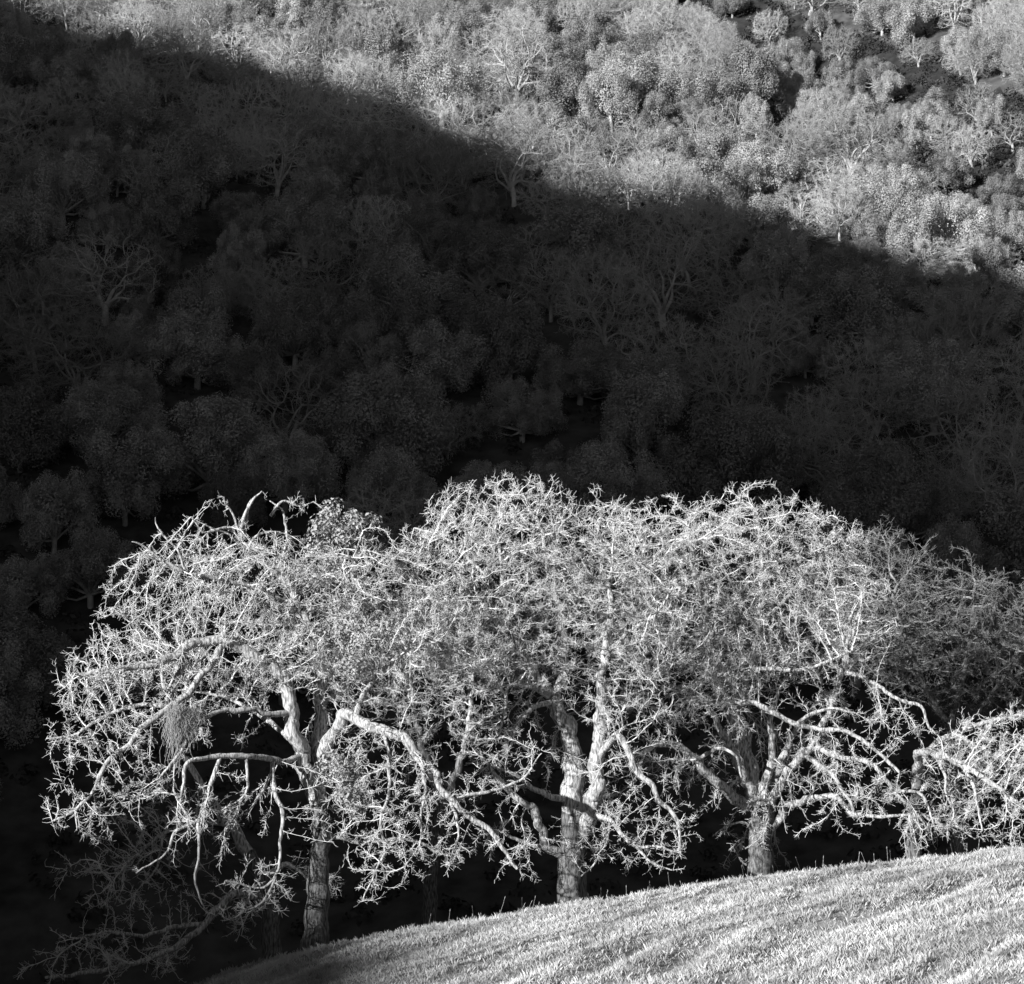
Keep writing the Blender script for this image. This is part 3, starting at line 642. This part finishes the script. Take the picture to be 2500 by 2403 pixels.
# ---------------------------------------------------------------- trees of the far hillside: prototypes
def proto_leafy(seed, R, H, lumps, leaf, per, pointed):
    """evergreen: a dome of leafy lumps on a short forked trunk, in metres about its base"""
    r = np.random.default_rng(seed); g = Geo(); t = Geo()
    tube(t, [[0, 0, -1.2], [0.1, 0, H * .2], [.2, .1, H * .45], [0, 0, H * .7]], [R * .075, R * .06, R * .05, R * .02], 8, .1, seed)
    cs = []
    for q in range(lumps):
        a = r.uniform(0, 6.28); e = math.asin(r.uniform(-.8, 1)); s = r.uniform(.62, .9)
        cs.append(np.array([math.cos(a) * math.cos(e) * R * s, math.sin(a) * math.cos(e) * R * s, H * .5 + math.sin(e) * H * .44 * s]))
    for q, c in enumerate(cs):
        rad = R * r.uniform(.20, .36) * (26 / lumps) ** .33
        v, n = leaf_cloud(c, rad, per, leaf, r, pointed * r.uniform(.85, 1.35), .75, .4); add_leaves(g, v, n)
        v, n = leaf_cloud(c + np.array([0, 0, rad * .7 * pointed]), rad * .55, per // 3, leaf, r, pointed * 1.1, .8, .5); add_leaves(g, v, n)
        if q % 3 == 0:
            tube(t, [[.1, 0, H * .25], c * np.array([.45, .45, .8]), c], [R * .035, R * .022, R * .01], 5, 0, seed + q)
    v, n = leaf_cloud((0, 0, H * .55), R * .6, per * 4, leaf * 1.4, r, .38 * H / R * 1.2, .8); add_leaves(g, v, n)
    return t.mesh('trunk', M_FARBARK), g.mesh('crown', M_LEAF, False)
def proto_bare(seed, R, H, natt, spur, thick=1.0):
    """leafless tree: colonised skeleton with a haze of fine twigs"""
    r = np.random.default_rng(seed); t = Geo(); nodes = []; nl = []
    path = smooth_path([[0, 0, -1.2, .25 * thick], [.1, 0, H * .15, .21 * thick], [r.normal(0, .2), r.normal(0, .2), H * .32, .17 * thick]], .3)
    tube(t, path[:, :3], path[:, 3], 8, .1, seed)
    top = path[-1, :3]
    for q in range(7):
        a = q * .9 + r.uniform(-.3, .3); e = r.uniform(.2, 1.25); c = [[*(top - np.array([0, 0, r.uniform(.2, 1.4)])), .13 * thick]]
        p = top; d = np.array([math.cos(a) * math.cos(e), math.sin(a) * math.cos(e), math.sin(e)])
        for k in range(4):
            d = norm(d + r.normal(size=3) * .35 + np.array([0, 0, .08])); p = p + d * R * .2; c.append([*p, thick * (.10, .075, .05, .03)[k]])
        pp = smooth_path(c, .25); tube(t, pp[:, :3], pp[:, 3], 6, .1, seed + q)
        for p in pp[3::3]: nodes.append(p[:3]); nl.append(0)
    att = ellipsoid_points(natt, (0, 0, H * .6), R, R, H * .42, r, .5)
    n0 = len(nodes)
    P, par, lm = colonize(nodes, nl, att, .5, 5.0, .65, 40, 0.0, seed, .45)
    rad, main = radii(P, par, n0, .016, 2.1, .10)
    cm = twig_mesh('crown', P, par, rad, main, np.arange(len(P)), n0, .015, seed, (0, 0, 0), M_FUZZ, spur * 1.7, (.25, .75), k_mid=4, spur_r=.8)
    return t.mesh('trunk', M_FARBARK), cm
LEAFY = [proto_leafy(1, 4.6, 9.5, 30, .15, 900, .95), proto_leafy(2, 5.4, 9.0, 40, .15, 760, .85), proto_leafy(3, 3.6, 10.5, 26, .15, 900, 1.15),
         proto_leafy(4, 5.0, 8.0, 46, .14, 700, .8), proto_leafy(5, 4.2, 9.0, 22, .16, 1200, 1.05), proto_leafy(6, 6.0, 10.0, 52, .15, 760, .9)]
BARE = [proto_bare(11, 5.2, 9.5, 1300, 3.2), proto_bare(12, 4.4, 10.5, 1200, 3.6), proto_bare(13, 6.0, 9.0, 1400, 3.0), proto_bare(14, 4.8, 9.0, 1000, 2.2, 1.3), proto_bare(15, 5.4, 10.5, 900, 1.5, 1.5)]
LEAFY_T = ['knobbly', 'broad round', 'tall narrow', 'low fine', 'coarse clumpy', 'billowing']
BARE_T = ['round twiggy', 'tall brushy', 'spreading', 'open', 'gaunt']

PLACED = []; FAR = []
def zone_of(x, y, z):
    u = x * PX_ + y * PY_; v = z + 6 + TE * (x * LX + y * LY)
    t = x - np.interp(y, XC_Y, XC_X)
    if t > 46: return 'on far slope behind sunlit spur'
    if t > 2: return 'in gully behind sunlit spur'
    if v > np.interp(u, U, V) + 1: return 'on sunlit upper hillside'
    if y < 165: return 'low in the dark ravine'
    if y < 235: return 'on shaded lower hillside'
    return 'on shaded slope below sunlit edge'
def place(kind, vi, x, y, s, rz):
    z = float(ground(x, y)); zone = zone_of(x, y, z)
    tr, cr = (LEAFY if kind == 'e' else BARE)[vi]
    ty = (LEAFY_T if kind == 'e' else BARE_T)[vi]
    if kind == 'e': nm, lb = 'evergreen_tree', f'{ty} leafy evergreen tree {zone}'
    else: nm, lb = 'bare_tree', f'{ty} leafless tree {zone}'
    root = thing(nm, lb, 'tree', (x, y, z - 1.1 * s), f'{ty} {"evergreens" if kind == "e" else "leafless trees"} {zone}')
    root.rotation_euler = (random.uniform(-.05, .05), random.uniform(-.05, .05), rz); root.scale = (s * random.uniform(.92, 1.1), s * random.uniform(.92, 1.1), s * random.uniform(.9, 1.15))
    obj('trunk', tr, root); obj('crown', cr, root)
    PLACED.append((x, y, 4.6 * s)); FAR.append((root, kind, ty, zone, s))
# trees that can be picked out one by one in the photograph
for (px, py, kind, vi, s) in [(1400, 440, 'b', 3, 1.0), (1490, 450, 'b', 4, .95), (1545, 440, 'b', 4, .9), (1725, 400, 'b', 3, 1.1), (1795, 400, 'b', 4, 1.1), (1930, 430, 'b', 2, 1.1), (1965, 600, 'b', 3, 1.0), (2050, 590, 'b', 1, .9),
                              (1345, 790, 'b', 4, .9), (1395, 790, 'b', 3, .9), (1240, 790, 'b', 2, .9), (355, 510, 'b', 4, .8), (515, 420, 'b', 3, .9), (620, 320, 'b', 4, .9), (460, 280, 'b', 4, .7), (490, 280, 'b', 3, .7), (230, 380, 'b', 3, .8),
                              (30, 340, 'b', 0, 1.0), (780, 340, 'b', 0, 1.0), (850, 260, 'b', 0, 1.0), (960, 360, 'b', 1, .7), (2370, 640, 'b', 4, .8), (2125, 1080, 'b', 2, 1.1), (2350, 960, 'b', 1, 1.1), (1120, 250, 'b', 2, 1.1), (1220, 330, 'b', 2, 1.0),
                              (2090, 340, 'e', 2, .9), (2240, 370, 'e', 2, .8), (2310, 480, 'e', 1, .8), (2460, 560, 'e', 4, .8), (2120, 430, 'e', 0, .7), (2180, 420, 'e', 0, .7), (350, 760, 'e', 0, 1.0), (480, 870, 'e', 4, 1.1), (720, 900, 'e', 5, 1.0), (880, 860, 'e', 4, 1.0), (960, 1080, 'e', 1, .9)]:
    p = hit_far(px, py); place(kind, vi, p[0], p[1], s, random.uniform(0, 6.28))
W_type = Wave(31, 2, 48.0); tries = 0; cnt = {'e': 0, 'b': 0}
while tries < 9000 and len(PLACED) < 640:
    tries += 1
    if tries % 2:
        y = math.sqrt(random.uniform(140 ** 2, 440 ** 2)); x = y * random.uniform(-.295, .31)
    else:
        hp = hit_far(random.uniform(-120, 2620), random.uniform(-60, 1000)); x, y = float(hp[0]), float(hp[1])
        if y > 600: continue
    s = random.choice([.8, .95, 1.1, 1.2, 1.3, 1.4, 1.55])
    if y > 330: s = min(s, 1.2)
    tt = x - np.interp(y, XC_Y, XC_X); gul = bool(in_gully(np.float64(x), np.float64(y))); fac = .92 if gul else (.56 if (tt > 0 and y > 220) else .73)
    if gul: s = min(s, .78)
    if any((x - a) ** 2 + (y - b) ** 2 < ((4.6 * s + c) * fac) ** 2 for a, b, c in PLACED): continue
    px, py = project((x, y, float(h_far(np.float64(x), np.float64(y)))))
    if py < -90 or (py > 1720 and px > 150): continue
    e = .5 + .9 * float(W_type(np.float64(x), np.float64(y)))
    if 500 < py < 1300 and px < 1000: e += .45
    if y < 190: e += .5
    if py < 500 and px < 900: e -= .35
    if px > 1750 and py < 650: e += .25
    if py > 1450: e = 1.0
    if random.random() < e: place('e', random.randrange(6), x, y, s, random.uniform(0, 6.28)); cnt['e'] += 1
    else: place('b', random.choice([0, 0, 1, 1, 2, 2, 3, 4]), x, y, s, random.uniform(0, 6.28)); cnt['b'] += 1
def size_word(q): return 'small' if q < .9 else ('big' if q > 1.28 else '')
for q, (root, kind, ty, zone, sc) in enumerate(FAR):
    x, y, _ = PLACED[q]
    n = min((w for w in range(len(FAR)) if w != q), key=lambda w: (PLACED[w][0] - x) ** 2 + (PLACED[w][1] - y) ** 2)
    kn = {'e': 'leafy evergreen', 'b': 'leafless tree'}
    root['label'] = ' '.join(f'{size_word(sc)} {ty} {kn[kind]} {zone} beside {size_word(FAR[n][4])} {FAR[n][2]} {kn[FAR[n][1]]}'.split())
    while len(root['label'].split()) > 16: root['label'] = root['label'].replace(' tree', '', 1) if ' tree' in root['label'] else root['label'].replace(' leafy', '', 1)
    root['group'] = f'{kn[kind]}s {zone}'
print('far trees', len(PLACED), cnt, 'tries', tries)

# undergrowth between the trees
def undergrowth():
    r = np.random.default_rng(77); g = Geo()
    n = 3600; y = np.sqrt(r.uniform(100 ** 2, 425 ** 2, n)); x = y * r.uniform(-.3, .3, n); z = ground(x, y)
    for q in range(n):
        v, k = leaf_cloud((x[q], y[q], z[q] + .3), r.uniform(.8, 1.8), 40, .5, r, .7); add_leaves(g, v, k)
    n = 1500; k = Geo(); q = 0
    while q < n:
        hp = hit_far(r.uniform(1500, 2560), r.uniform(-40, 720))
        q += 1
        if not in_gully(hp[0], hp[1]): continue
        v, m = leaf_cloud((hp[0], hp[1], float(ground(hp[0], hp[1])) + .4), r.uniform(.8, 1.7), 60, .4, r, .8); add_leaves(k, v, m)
    o = obj('shade_brush', k.mesh('shade_brush', M_SHADE_LEAVES, False)); o['kind'] = 'stuff'  # leaf clumps added to darken the painted shadow band
    o['label'] = 'low dark leaf clumps standing in for the shadow band across the sunlit hillside'; o['category'] = 'shade_brush'
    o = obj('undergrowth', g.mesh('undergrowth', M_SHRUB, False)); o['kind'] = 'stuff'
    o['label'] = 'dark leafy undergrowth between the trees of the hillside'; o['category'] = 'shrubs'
undergrowth()
import sys; sys.stderr.write('tris %d far %d %s tries %d\n' % (sum(len(m.polygons) for m in bpy.data.meshes), len(PLACED), cnt, tries))
